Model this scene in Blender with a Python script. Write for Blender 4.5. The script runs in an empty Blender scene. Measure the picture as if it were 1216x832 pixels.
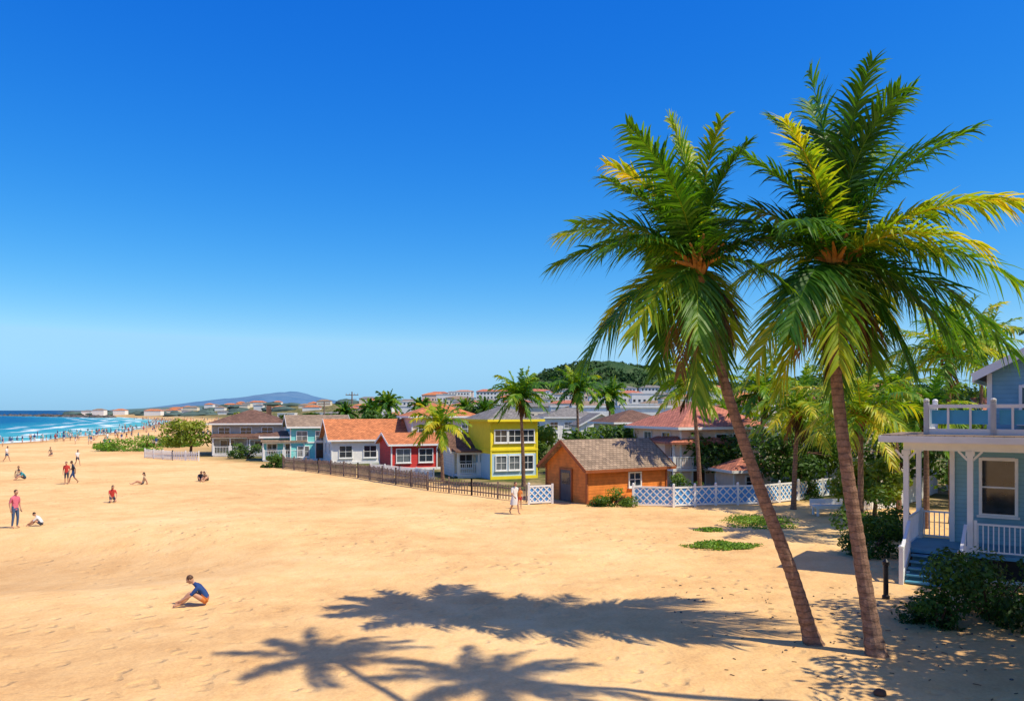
import bpy, math, random
import numpy as np
from mathutils import Vector, Matrix, noise, Quaternion
random.seed(7)
R = random.Random(11)
F = 950.0; HY = 487.0; CH = 5.7
scene = bpy.context.scene

# ------------------------------------------------------------------ helpers
def W(px, py, d):
    return Vector(((px-608)/F*d, d, CH-(py-HY)/F*d))
def sm(t):
    t = max(0.0, min(1.0, t)); return t*t*(3-2*t)
SY = [-3000, -60, 157, 230, 460, 700, 900, 1000, 1100, 1300, 2000, 6000, 16000]
SX = [-400, -92, -100, -116, -202, -350, -520, -585, -560, -420, -560, -2700, -9000]
def shore(y): return float(np.interp(y, SY, SX))
def gz(x, y):
    s = x-shore(y)
    if s < 0: b = max(-5.0, -0.6+s*0.04)
    else: b = -0.6+0.6*sm(s/45)
    f = sm(s/40)*(1-0.8*sm((y-40)/12))
    n = 0.17*noise.noise(Vector((x*.07+3, y*.07, 0)))+0.08*noise.noise(Vector((x*.33, y*.33, 4)))+0.04*noise.noise(Vector((x*1.1, y*1.1, 9)))
    b += n*f
    b -= 0.75*math.exp(-(((x+19)/8.5)**2+((y-31)/5.0)**2)**2)
    b += 0.25*math.exp(-(((x+12)/9)**2+((y-40)/4)**2))
    b += 13*sm((y-120)/460)*sm((s-90)/200)*(1-sm((y-1200)/600)*.8)
    return b
def G(px, py):
    """ground point seen at photo position"""
    d = CH*F/(py-HY)
    x = (px-608)/F*d
    return Vector((x, d, gz(x, d)))

class MB:
    def __init__(s): s.v=[]; s.f=[]; s.m=[]; s.a=[]
    def add(s, vs, fs, m=0, a=0.5):
        o=len(s.v); s.v.extend([tuple(p) for p in vs])
        for f in fs:
            s.f.append(tuple(i+o for i in f)); s.m.append(m); s.a.append(a)
    def box(s, x0,x1,y0,y1,z0,z1,m=0,a=.5):
        s.add([(x0,y0,z0),(x1,y0,z0),(x1,y1,z0),(x0,y1,z0),(x0,y0,z1),(x1,y0,z1),(x1,y1,z1),(x0,y1,z1)],
              [(0,3,2,1),(4,5,6,7),(0,1,5,4),(1,2,6,5),(2,3,7,6),(3,0,4,7)],m,a)
    def beam(s, a, b, w, h, m=0, att=.5):
        a=Vector(a); b=Vector(b); d=(b-a).normalized()
        up=Vector((0,0,1)) if abs(d.z)<.95 else Vector((0,1,0))
        sd=d.cross(up).normalized()*(w/2); u=sd.cross(d).normalized()*(h/2)
        vs=[a-sd-u,a+sd-u,a+sd+u,a-sd+u,b-sd-u,b+sd-u,b+sd+u,b-sd+u]
        s.add(vs,[(0,1,2,3),(7,6,5,4),(0,4,5,1),(1,5,6,2),(2,6,7,3),(3,7,4,0)],m,att)
    def tube(s, pts, rad, m=0, n=8, a=.5, cap=True):
        pts=[Vector(p) for p in pts]; vs=[]; fs=[]
        ref=Vector((0.31,0.95,0.05)).normalized()
        for i,p in enumerate(pts):
            t=(pts[min(i+1,len(pts)-1)]-pts[max(i-1,0)]).normalized()
            r=ref if abs(t.dot(ref))<.9 else Vector((0.9,0.1,0.4)).normalized()
            x=(r-t*r.dot(t)).normalized(); y=t.cross(x)
            for k in range(n):
                an=2*math.pi*k/n; vs.append(p+(x*math.cos(an)+y*math.sin(an))*rad[i])
        for i in range(len(pts)-1):
            for k in range(n):
                k2=(k+1)%n; fs.append((i*n+k,i*n+k2,(i+1)*n+k2,(i+1)*n+k))
        if cap:
            fs.append(tuple(range(n))[::-1]); fs.append(tuple((len(pts)-1)*n+k for k in range(n)))
        s.add(vs,fs,m,a)
    def ell(s, c, r, m=0, M=None, nu=10, nv=7, a=.5, zmin=-1.0, jit=0):
        vs=[];fs=[];c=Vector(c)
        for j in range(nv+1):
            ph=-math.pi/2+math.pi*j/nv
            for i in range(nu):
                th=2*math.pi*i/nu
                p=Vector((math.cos(ph)*math.cos(th),math.cos(ph)*math.sin(th),max(zmin,math.sin(ph))))
                if jit: p*=1+jit*R.uniform(-1,1)
                p=Vector((p.x*r[0],p.y*r[1],p.z*r[2]))
                if M is not None: p=M@p
                vs.append(c+p)
        for j in range(nv):
            for i in range(nu):
                i2=(i+1)%nu; fs.append((j*nu+i,j*nu+i2,(j+1)*nu+i2,(j+1)*nu+i))
        s.add(vs,fs,m,a)
    def obj(s, name, mats, parent=None, smooth=False, loc=None):
        me=bpy.data.meshes.new(name); me.from_pydata(s.v,[],s.f)
        for mt in mats: me.materials.append(mt)
        me.polygons.foreach_set('material_index', s.m)
        at=me.attributes.new('var','FLOAT','FACE'); at.data.foreach_set('value', s.a)
        if smooth: me.polygons.foreach_set('use_smooth',[True]*len(s.f))
        me.update()
        o=bpy.data.objects.new(name,me); scene.collection.objects.link(o)
        if parent: o.parent=parent
        if loc: o.location=loc
        return o
def empty(name, loc, rz=0):
    e=bpy.data.objects.new(name,None); e.empty_display_size=.3
    e.location=loc; e.rotation_euler=(0,0,math.radians(rz)); scene.collection.objects.link(e); return e

# ------------------------------------------------------------------ materials
class NT:
    def __init__(s,name):
        s.mat=bpy.data.materials.new(name); s.mat.use_nodes=True; s.t=s.mat.node_tree; s.n=s.t.nodes; s.l=s.t.links
        s.b=s.n['Principled BSDF']; s.out=s.n['Material Output']
    def new(s,t,**k):
        x=s.n.new(t)
        for a,b in k.items(): setattr(x,a,b)
        return x
    def math(s,op,a,b=None,clamp=False):
        x=s.n.new('ShaderNodeMath'); x.operation=op; x.use_clamp=clamp
        for i,v in enumerate((a,b)):
            if v is None: continue
            if isinstance(v,(int,float)): x.inputs[i].default_value=v
            else: s.l.new(v,x.inputs[i])
        return x.outputs[0]
    def noise(s,vec,scale,detail=4,rough=.55):
        x=s.n.new('ShaderNodeTexNoise'); x.inputs['Scale'].default_value=scale; x.inputs['Detail'].default_value=detail
        x.inputs['Roughness'].default_value=rough
        if vec is not None: s.l.new(vec,x.inputs['Vector'])
        return x.outputs['Fac']
    def ramp(s,fac,stops):
        x=s.n.new('ShaderNodeValToRGB'); s.l.new(fac,x.inputs[0]); e=x.color_ramp.elements
        while len(e)<len(stops): e.new(.5)
        for i,(p,c) in enumerate(stops):
            e[i].position=p; e[i].color=(c[0],c[1],c[2],1) if not isinstance(c,(int,float)) else (c,c,c,1)
        return x.outputs[0]
    def mix(s,fac,a,b,blend='MIX'):
        x=s.n.new('ShaderNodeMix'); x.data_type='RGBA'; x.blend_type=blend
        for i,v in ((0,fac),(6,a),(7,b)):
            if isinstance(v,(int,float)): x.inputs[i].default_value=v
            elif isinstance(v,tuple): x.inputs[i].default_value=(v[0],v[1],v[2],1)
            else: s.l.new(v,x.inputs[i])
        return x.outputs[2]
    def bump(s,h,strength,dist,prev=None):
        x=s.n.new('ShaderNodeBump'); x.inputs['Strength'].default_value=strength; x.inputs['Distance'].default_value=dist
        s.l.new(h,x.inputs['Height'])
        if prev is not None: s.l.new(prev,x.inputs['Normal'])
        return x.outputs[0]
def co(t): return t.new('ShaderNodeTexCoord').outputs['Object']

def M_(name,col,rough=.75,var=.15,scale=2.5,bump=.15,bs=60,siding=0,boards=0,tiles=0,spec=.3,metal=0):
    t=NT(name); c=co(t)
    n1=t.noise(c,scale,5); n2=t.noise(c,scale*.25,2)
    f=t.math('ADD',t.math('MULTIPLY',n1,.6),t.math('MULTIPLY',n2,.4))
    lo=tuple(x*(1-var*1.6) for x in col); hi=tuple(min(1,x*(1+var*1.2)) for x in col)
    cc=t.ramp(f,[(.3,lo),(.7,hi)])
    nb=t.bump(t.noise(c,bs,3),bump,.02)
    sep=t.new('ShaderNodeSeparateXYZ'); t.l.new(c,sep.inputs[0])
    if siding:
        fr=t.math('FRACT',t.math('MULTIPLY',sep.outputs[2],siding))
        nb=t.bump(t.math('SUBTRACT',1.0,fr),.9,.03,nb)
        g=t.math('GREATER_THAN',fr,.9); cc=t.mix(t.math('MULTIPLY',g,.35),cc,tuple(x*.4 for x in col))
    if boards:
        fr=t.math('FRACT',t.math('MULTIPLY',t.math('ADD',sep.outputs[0],sep.outputs[1]),boards))
        g=t.math('GREATER_THAN',fr,.92); cc=t.mix(t.math('MULTIPLY',g,.5),cc,tuple(x*.35 for x in col))
        nb=t.bump(g,.6,-.02,nb)
    if tiles:
        b=t.new('ShaderNodeTexBrick'); t.l.new(c,b.inputs['Vector']); b.inputs['Scale'].default_value=tiles
        b.inputs['Color1'].default_value=(.75,.75,.75,1); b.inputs['Color2'].default_value=(1.15,1.15,1.15,1)
        b.inputs['Mortar'].default_value=(.45,.45,.45,1); b.inputs['Mortar Size'].default_value=.03
        b.inputs['Brick Width'].default_value=.45; b.inputs['Row Height'].default_value=.28
        cc=t.mix(1.0,cc,b.outputs['Color'],'MULTIPLY')
        nb=t.bump(b.outputs['Fac'],.6,-.03,nb)
    t.l.new(cc,t.b.inputs['Base Color']); t.l.new(nb,t.b.inputs['Normal'])
    t.b.inputs['Roughness'].default_value=rough; t.b.inputs['Specular IOR Level'].default_value=spec
    t.b.inputs['Metallic'].default_value=metal
    return t.mat

def leaf_mat(name, stops, trans=.35, rough=.42, tcol=None):
    t=NT(name); a=t.new('ShaderNodeAttribute'); a.attribute_name='var'
    cc=t.ramp(a.outputs['Fac'],stops)
    t.l.new(cc,t.b.inputs['Base Color']); t.b.inputs['Roughness'].default_value=rough
    t.b.inputs['Specular IOR Level'].default_value=.3
    tr=t.new('ShaderNodeBsdfTranslucent')
    tc=t.mix(1.0,cc,(2.1,1.9,.5),'MULTIPLY'); t.l.new(tc,tr.inputs[0])
    mx=t.new('ShaderNodeMixShader'); mx.inputs[0].default_value=trans
    t.l.new(t.b.outputs[0],mx.inputs[1]); t.l.new(tr.outputs[0],mx.inputs[2]); t.l.new(mx.outputs[0],t.out.inputs[0])
    return t.mat
PALM=leaf_mat('palm_leaf',[(0,(.012,.06,.008)),(.3,(.035,.125,.012)),(.55,(.11,.25,.014)),(.78,(.32,.4,.02)),(1,(.58,.47,.035))],.36)
DEAD=leaf_mat('dead_frond',[(0,(.05,.025,.01)),(1,(.26,.15,.05))],.2,.8)
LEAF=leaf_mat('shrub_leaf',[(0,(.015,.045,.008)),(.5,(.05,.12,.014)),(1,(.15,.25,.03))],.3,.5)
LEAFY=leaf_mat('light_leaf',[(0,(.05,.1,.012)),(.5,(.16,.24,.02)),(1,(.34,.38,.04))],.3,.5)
CREEP=leaf_mat('creeper_leaf',[(0,(.05,.13,.012)),(.5,(.13,.27,.02)),(1,(.24,.38,.04))],.2,.5)

def trunk_mat():
    t=NT('palm_bark'); c=co(t)
    sep=t.new('ShaderNodeSeparateXYZ'); t.l.new(c,sep.inputs[0])
    wob=t.math('MULTIPLY',t.noise(c,4,3),.16)
    fr=t.math('FRACT',t.math('MULTIPLY',t.math('ADD',sep.outputs[2],wob),6.5))
    cc=t.ramp(t.noise(c,7,6,.7),[(.3,(.12,.065,.042)),(.5,(.25,.14,.09)),(.72,(.37,.22,.15))])
    cc=t.mix(t.math('MULTIPLY',t.math('GREATER_THAN',fr,.82),.5),cc,(.06,.035,.022))
    t.l.new(cc,t.b.inputs['Base Color']); t.b.inputs['Roughness'].default_value=.9
    nb=t.bump(t.noise(c,30,5,.7),.8,.03); nb=t.bump(fr,.7,.03,nb)
    t.l.new(nb,t.b.inputs['Normal']); return t.mat
BARK=trunk_mat()
WHITE=M_('white_paint',(.8,.8,.78),.5,.05)
CREAM=M_('cream_wall',(.8,.7,.54),.8,.08,siding=4)
PINKW=M_('pink_cream_wall',(.82,.62,.5),.8,.08)
TEAL=M_('teal_siding',(.2,.64,.62),.7,.08,siding=5)
BLUEH=M_('light_blue_siding',(.22,.44,.54),.6,.07,siding=6.5)
BLUED=M_('blue_paint',(.07,.36,.6),.5,.08)
BLUEF=M_('blue_fence_board',(.1,.34,.72),.6,.1)
BLUES=M_('step_blue',(.08,.27,.4),.6,.12)
REDW=M_('red_wall',(.6,.045,.04),.7,.12,siding=5)
YEL=M_('yellow_wall',(.85,.7,.03),.7,.06)
ORW=M_('orange_wood',(.68,.21,.035),.65,.2,siding=5,boards=0)
GREYW=M_('grey_wall',(.5,.46,.4),.8,.1,siding=4)
WALLW=M_('white_wall',(.8,.78,.74),.8,.06)
R_OR=M_('orange_tile_roof',(.68,.24,.09),.8,.2,tiles=1.6)
R_RED=M_('red_tile_roof',(.58,.21,.13),.8,.22,tiles=1.6)
R_BR=M_('brown_shingle',(.21,.115,.08),.9,.25,tiles=1.6)
R_TAN=M_('tan_shingle',(.36,.26,.18),.9,.2,tiles=1.6)
R_GR=M_('grey_shingle',(.26,.245,.23),.9,.2,tiles=1.6)
GLASS=M_('window_glass',(.025,.035,.045),.08,.3,spec=.8,bump=.02,bs=2)
CURT=M_('curtain_glass',(.16,.18,.19),.15,.3,spec=.7,bump=.02,bs=2)
DARKW=M_('underporch_shade',(.02,.018,.016),.8)
WOODG=M_('weathered_wood',(.22,.16,.13),.85,.35,6)
WOODB=M_('brown_wood',(.12,.06,.035),.8,.25,6)
METAL=M_('dark_metal',(.03,.03,.035),.4,.2,metal=.6)
CONC=M_('concrete',(.4,.38,.34),.85,.15)
ROCK=M_('rock',(.13,.11,.095),.9,.3,1,bump=.6,bs=8)

# ------------------------------------------------------------------ world / sun / camera
SUN=Vector((.64,-.29,1.0)).normalized()
el=math.asin(SUN.z); az=math.atan2(SUN.x,SUN.y)
w=bpy.data.worlds.new('World'); scene.world=w; w.use_nodes=True
nt=w.node_tree; bg=nt.nodes['Background']
sky=nt.nodes.new('ShaderNodeTexSky'); sky.sky_type='NISHITA'; sky.sun_disc=False
sky.sun_elevation=el; sky.sun_rotation=az; sky.air_density=1.0; sky.dust_density=.1; sky.ozone_density=4.0
hs=nt.nodes.new('ShaderNodeHueSaturation'); hs.inputs['Saturation'].default_value=1.3
nt.links.new(sky.outputs[0],hs.inputs['Color'])
sep=nt.nodes.new('ShaderNodeSeparateColor'); nt.links.new(hs.outputs[0],sep.inputs[0]); cmb=nt.nodes.new('ShaderNodeCombineColor')
def wm(op,a,b):
    x=nt.nodes.new('ShaderNodeMath'); x.operation=op
    for i,v in enumerate((a,b)):
        if isinstance(v,(int,float)): x.inputs[i].default_value=v
        else: nt.links.new(v,x.inputs[i])
    return x.outputs[0]
K=.11
def grade(o,p,m): return wm('MULTIPLY',wm('POWER',wm('MAXIMUM',wm('MULTIPLY',o,K),0.0005),p),m/K)
bb=grade(sep.outputs[2],.47,1.13); gg=wm('MINIMUM',grade(sep.outputs[1],1.03,1.17),wm('MULTIPLY',bb,.7)); rr_=wm('MINIMUM',grade(sep.outputs[0],1.55,1.7),wm('MULTIPLY',gg,.52))
# warm glow added around the out-of-view sun, to warm the sand shadows
tcw=nt.nodes.new('ShaderNodeTexCoord'); dt=nt.nodes.new('ShaderNodeVectorMath'); dt.operation='DOT_PRODUCT'
nt.links.new(tcw.outputs['Generated'],dt.inputs[0]); dt.inputs[1].default_value=tuple(SUN)
gl_=wm('POWER',wm('MAXIMUM',dt.outputs['Value'],0.0),7.0)
rr_=wm('ADD',rr_,wm('MULTIPLY',gl_,.75/K)); gg=wm('ADD',gg,wm('MULTIPLY',gl_,.42/K)); bb=wm('ADD',bb,wm('MULTIPLY',gl_,.12/K))
nt.links.new(rr_,cmb.inputs[0]); nt.links.new(gg,cmb.inputs[1]); nt.links.new(bb,cmb.inputs[2])
nt.links.new(cmb.outputs[0],bg.inputs[0]); bg.inputs[1].default_value=K
sl=bpy.data.lights.new('sun','SUN'); sl.energy=5.0; sl.angle=math.radians(.53); sl.color=(1,.9,.69)
so=bpy.data.objects.new('sun',sl); so.rotation_euler=(-SUN).to_track_quat('-Z','Y').to_euler(); so.location=(20,-10,40); scene.collection.objects.link(so)
cam=bpy.data.cameras.new('camera'); cam.lens=36*F/1216; cam.sensor_width=36; cam.shift_y=(HY-416)/1216
cam.clip_start=.1; cam.clip_end=60000
coo=bpy.data.objects.new('camera',cam); coo.location=(0,0,CH); coo.rotation_euler=(math.radians(90),0,0)
scene.collection.objects.link(coo); scene.camera=coo
scene.view_settings.view_transform='Standard'; scene.view_settings.look='None'; scene.view_settings.exposure=0

# ------------------------------------------------------------------ ground
def graded(lo,hi,a,b,step,g=1.12):
    c=list(np.arange(a,b+1e-6,step)); s=step; x=b
    while x<hi: s*=g; x+=s; c.append(min(x,hi))
    s=step; x=a; l=[]
    while x>lo: s*=g; x-=s; l.append(max(x,lo))
    return l[::-1]+c
FL=[(-400,420),(-110,160),(-47,104),(-23,81),(-7,64),(-.4,54),(2.5,51),(7.3,50),(17,49),(24,44),(60,42),(600,30)]
fx=[p[0] for p in FL]; fy=[p[1] for p in FL]
xs=graded(-15000,15000,-34,22,.33); ys=graded(-2500,16000,8,60,.33)
gv=[(x,y,gz(x,y)) for y in ys for x in xs]; nx=len(xs)
gf=[(j*nx+i,j*nx+i+1,(j+1)*nx+i+1,(j+1)*nx+i) for j in range(len(ys)-1) for i in range(nx-1)]
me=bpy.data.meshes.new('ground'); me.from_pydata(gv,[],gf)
tw=me.attributes.new('town','FLOAT','POINT'); wt=me.attributes.new('wet_shade','FLOAT','POINT')
tv=[];wv=[]
for x,y,z in gv:
    tv.append(sm((y-np.interp(x,fx,fy))/6+.2)*(1 if x-shore(y)>70 else sm((x-shore(y)-40)/30)))
    shade_tone=.36*math.exp(-(((x+21)/10)**2+((y-30)/6)**2)**2)+.25*math.exp(-(((x-14)/6)**2+((y-19)/9)**2)**2)+.16*math.exp(-(((x+12)/7)**2+((y-19)/4)**2)**2)  # shade painted into the hollow and right foreground; last patch plain darker sand
    wv.append(max(shade_tone,1-sm((x-shore(y))/9)))  # real wetness only along the shoreline
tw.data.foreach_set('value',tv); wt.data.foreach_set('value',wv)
me.polygons.foreach_set('use_smooth',[True]*len(gf))
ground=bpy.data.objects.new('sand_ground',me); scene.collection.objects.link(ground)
t=NT('sand'); c=co(t)
big=t.noise(c,.09,4,.6); mid=t.noise(c,.8,5,.6); fine=t.noise(c,14,4,.7)
f=t.math('ADD',t.math('ADD',t.math('MULTIPLY',big,.45),t.math('MULTIPLY',mid,.27)),t.math('MULTIPLY',fine,.28))
sand=t.ramp(f,[(.37,(.6,.34,.14)),(.5,(.79,.5,.22)),(.63,(.88,.62,.31))])
a1=t.new('ShaderNodeAttribute'); a1.attribute_name='town'; a2=t.new('ShaderNodeAttribute'); a2.attribute_name='wet_shade'
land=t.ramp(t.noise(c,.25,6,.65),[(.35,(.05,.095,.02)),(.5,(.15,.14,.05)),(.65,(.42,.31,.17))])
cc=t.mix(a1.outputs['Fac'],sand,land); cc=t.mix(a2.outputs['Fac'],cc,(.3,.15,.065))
t.l.new(cc,t.b.inputs['Base Color']); t.b.inputs['Roughness'].default_value=.95; t.b.inputs['Specular IOR Level'].default_value=.05
# footprints: scattered dimples, trampled areas mixed with smoother sand
wn=t.new('ShaderNodeTexNoise'); wn.inputs['Scale'].default_value=1.3; t.l.new(c,wn.inputs['Vector'])
wv_=t.new('ShaderNodeVectorMath'); wv_.operation='MULTIPLY_ADD'; t.l.new(wn.outputs['Color'],wv_.inputs[0]); wv_.inputs[1].default_value=(.5,.5,0); t.l.new(c,wv_.inputs[2])
vor=t.new('ShaderNodeTexVoronoi'); vor.feature='SMOOTH_F1'; vor.inputs['Scale'].default_value=1.9; t.l.new(wv_.outputs[0],vor.inputs['Vector'])
foot=t.ramp(vor.outputs['Distance'],[(.12,0),(.3,1)])
fm=t.ramp(t.noise(c,.16,4),[(.42,0),(.58,1)])
fh=t.mix(fm,(1,1,1),foot)
nb=t.bump(fh,.6,.1); nb=t.bump(t.noise(c,2.6,4,.55),.6,.11,nb); nb=t.bump(t.noise(c,40,4,.7),.55,.018,nb)
t.l.new(nb,t.b.inputs['Normal'])
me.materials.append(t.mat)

# ------------------------------------------------------------------ sea
sv=[];sf=[];sa=[]
ss=[40,12,4,0,-4,-8,-12,-18,-25,-35,-50,-70,-100,-150,-250,-500,-1200,-4000,-14000]
wy=[-2500,-800,-200]+list(np.arange(-60,1400,12))+[1500,1700,2000,2600,3500,5000,8000,16000,40000]
for y in wy:
    for s in ss: sv.append((shore(y)+s,y,-.6)); sa.append(s)
n=len(ss)
for j in range(len(wy)-1):
    for i in range(n-1): sf.append((j*n+i+1,j*n+i,(j+1)*n+i,(j+1)*n+i+1))
me=bpy.data.meshes.new('sea'); me.from_pydata(sv,[],sf)
at=me.attributes.new('sd','FLOAT','POINT'); at.data.foreach_set('value',sa)
sea=bpy.data.objects.new('sea_water',me); scene.collection.objects.link(sea)
t=NT('sea'); c=co(t)
a=t.new('ShaderNodeAttribute'); a.attribute_name='sd'
nn=t.noise(c,.03,4); sd=t.math('ADD',a.outputs['Fac'],t.math('MULTIPLY',t.math('SUBTRACT',nn,.5),26))
dn=t.math('DIVIDE',t.math('MULTIPLY',sd,-1),200,True)
wc=t.ramp(dn,[(0,(.1,.42,.44)),(.14,(.02,.28,.38)),(.4,(.003,.12,.27)),(1,(.001,.06,.18))])
fr=t.math('FRACT',t.math('DIVIDE',sd,15)); band=t.ramp(fr,[(.0,0),(.08,1),(.26,1),(.4,0)])
near=t.ramp(t.math('DIVIDE',t.math('MULTIPLY',sd,-1),55,True),[(0,1),(.6,.9),(1,0)])
patch=t.ramp(t.noise(c,.09,5,.7),[(.42,0),(.54,1)])
foam=t.math('MULTIPLY',t.math('MULTIPLY',band,near),patch)
t.l.new(t.mix(foam,wc,(.85,.88,.88)),t.b.inputs['Base Color'])
t.l.new(t.math('ADD',.35,t.math('MULTIPLY',foam,.5)),t.b.inputs['Roughness']); t.b.inputs['Specular IOR Level'].default_value=.06
t.b.inputs['IOR'].default_value=1.15
t.l.new(t.bump(t.noise(c,.5,6,.65),.8,.8),t.b.inputs['Normal'])
me.materials.append(t.mat)

# ------------------------------------------------------------------ palms
UP=Vector((0,0,1))
def frond(mb,p0,p2,lift,nl,L,wd,var,m=0,droop=.35,segs=3,rr=.028,early=.45,rnd=R,bend=None):
    p0=Vector(p0);p2=Vector(p2); p1=p0.lerp(p2,early)+UP*lift
    if bend is not None: p1+=bend
    def B(t): return p0*(1-t)**2+p1*2*t*(1-t)+p2*t*t
    def T(t): return ((p1-p0)*(1-t)+(p2-p1)*t).normalized()
    pts=[B(i/8) for i in range(9)]
    mb.tube(pts,[rr*(1-.85*i/8) for i in range(9)],m,4,min(1,var+.3),False)
    rollv=rnd.uniform(-.5,.5)
    for i in range(nl):
        t=.08+.92*(i+.5)/nl
        pos=B(t); tg=T(t)
        sd=tg.cross(UP)
        if sd.length<.15: sd=tg.cross(Vector((.4,.9,.1)))
        sd.normalize(); nm=sd.cross(tg).normalized()
        q=Quaternion(tg,rollv); sd=q@sd; nm=q@nm
        prof=(math.sin(math.pi*min(1,(.14+.78*t)))**.5)*(1-.25*t)
        for sgn in (-1,1):
            if rnd.random()<.04: continue
            a=math.radians(24+34*t+rnd.uniform(-8,8)); ln=L*prof*rnd.uniform(.82,1.15)
            dr=(sd*sgn*math.cos(a)+tg*math.sin(a)+nm*rnd.uniform(.0,.35)).normalized()
            g=droop*rnd.uniform(.55,1.6)
            wv=(tg-dr*tg.dot(dr)).normalized()
            wv=(Quaternion(dr,rnd.uniform(-.6,.6))@wv)*(wd*.5)
            vs=[];fs=[]
            for k in range(segs+1):
                u=k/segs; p=pos+dr*ln*u-UP*(g*ln*u*u)
                wk=(.8,1,.75,0)[k] if segs==3 else (1,.85,0)[k]
                if k==segs: vs.append(p)
                else: vs+= [p-wv*wk,p+wv*wk]
            for k in range(segs-1): fs.append((2*k,2*k+1,2*k+3,2*k+2))
            fs.append((2*segs-2,2*segs-1,2*segs))
            mb.add(vs,fs,m,max(0,min(1,var+(.1 if t>.75 else 0)+rnd.uniform(-.14,.14))))
def curve_pts(ctrl,n):
    c=[Vector(p) for p in ctrl]; out=[]
    c=[c[0]*2-c[1]]+c+[c[-1]*2-c[-2]]
    for i in range(n+1):
        u=i/n*(len(c)-3); k=min(int(u),len(c)-4); t=u-k
        a,b,d,e=c[k:k+4]
        out.append(.5*((2*b)+(d-a)*t+(2*a-5*b+4*d-e)*t*t+(3*b-a-3*d+e)*t**3))
    return out
def trunk(mb,ctrl,r0,r1,n=70,sides=14,m=1,rnd=R):
    pts=curve_pts(ctrl,n); rad=[]
    for i in range(len(pts)):
        u=i/n; r=r0+(r1-r0)*u**.8+r0*.6*math.exp(-u*24); r*=1+(.05 if i%2 else -.03)+rnd.uniform(-.02,.02); rad.append(r)
    mb.tube(pts,rad,m,sides)
def boss(mb,c,s=1,m_or=3):
    for k in range(18):
        an=k*2.4; e=R.uniform(.0,1.1)
        d=Vector((math.cos(an)*math.cos(e),math.sin(an)*math.cos(e),math.sin(e)))
        mb.tube([c-UP*.35*s,c+d*.25*s,c+d*.7*s],[.09*s,.06*s,.02*s],m_or,6,.5)
    for k in range(9):
        an=k*2.1+.4; mb.ell(c+Vector((math.cos(an)*.3*s,math.sin(an)*.3*s,-.3*s+R.uniform(-.12,.1))),(.11*s,.11*s,.14*s),m_or,None,8,6)
BOSS=M_('palm_crownshaft',(.45,.19,.035),.7,.4,5)
PM=[PALM,BARK,DEAD,BOSS]
def hero_palm(name,ctrl,d,cpx,tips,rnd,nl=70,L=1.0,r0=.23,r1=.13,dead=8):
    base=Vector(ctrl[0]); mb=MB(); c=W(cpx[0],cpx[1],d)
    loc=base.copy()
    trunk(mb,[p-loc for p in ctrl]+[c-loc],r0,r1,rnd=rnd)
    for (px,py,dy) in tips:
        tip=W(px,py,d); tip=Vector((tip.x,tip.y+dy,tip.z)); v=tip-c; ln=v.length
        e=v.z/ln; lift=ln*(.13+.20*(1-abs(e)) + (.2*max(0,-e)))
        bend=None
        if e>.4:
            lift=ln*.2; hz=Vector((v.x,v.y,0)); bend=-hz*.45*(e-.15)
        early=.45 if e>-.3 else .5
        var=.22+.24*rnd.random()+(.32 if rnd.random()<.3 else 0)
        frond(mb,c-loc,tip-loc,lift,nl,L*min(1.1,.5+ln/9),.062,var,0,.5 if e<.4 else .38,3,early=early,rnd=rnd,bend=bend)
    for k in range(dead):
        an=rnd.uniform(0,6.28); r=rnd.uniform(.5,1.2)
        tip=c+Vector((math.cos(an)*r,math.sin(an)*r,-rnd.uniform(1.4,2.7)))
        frond(mb,c-loc-UP*.2,tip-loc,.7,34,.6,.045,rnd.random(),2,.8,3,rnd=rnd)
    boss(mb,c-loc+Vector((0,-.15,0)),1.2)
    return mb.obj(name,PM,loc=loc)
def spread(n,Lr,rnd,emin=-.7,emax=1.35):
    out=[]
    for k in range(n):
        an=k*2.39996+rnd.uniform(-.2,.2); e=emax+(emin-emax)*((k+.5)/n)**.85+rnd.uniform(-.1,.1)
        l=Lr*rnd.uniform(.85,1.1); out.append((Vector((math.cos(an)*math.cos(e),math.sin(an)*math.cos(e),math.sin(e)))*l,e))
    return out
def palm(name,base,top,Lr,n=22,nl=24,L=.8,wd=.09,r0=.2,r1=.12,seed=1,segs=2,yel=.0,dead=3,sag=0):
    rnd=random.Random(seed); mb=MB(); base=Vector(base); top=Vector(top)-base
    mid=top*.5+Vector((top.x*-.12,top.y*-.12,0))
    trunk(mb,[Vector((0,0,-.3)),mid,top],r0,r1,24,8,rnd=rnd)
    for v,e in spread(n,Lr,rnd):
        lift=Lr*(.12+.3*math.cos(e)) if e<1 else .1
        frond(mb,top,top+v,lift,nl,L*rnd.uniform(.85,1.1),wd,.2+.35*rnd.random()+yel,0,.5,segs,.03,rnd=rnd)
    for k in range(dead):
        an=rnd.uniform(0,6.28); frond(mb,top,top+Vector((math.cos(an)*.7,math.sin(an)*.7,-Lr*.5)),.5,14,L*.6,wd,rnd.random(),2,.8,segs,rnd=rnd)
    boss(mb,top,.8)
    return mb.obj(name,PM,loc=base)

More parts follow.
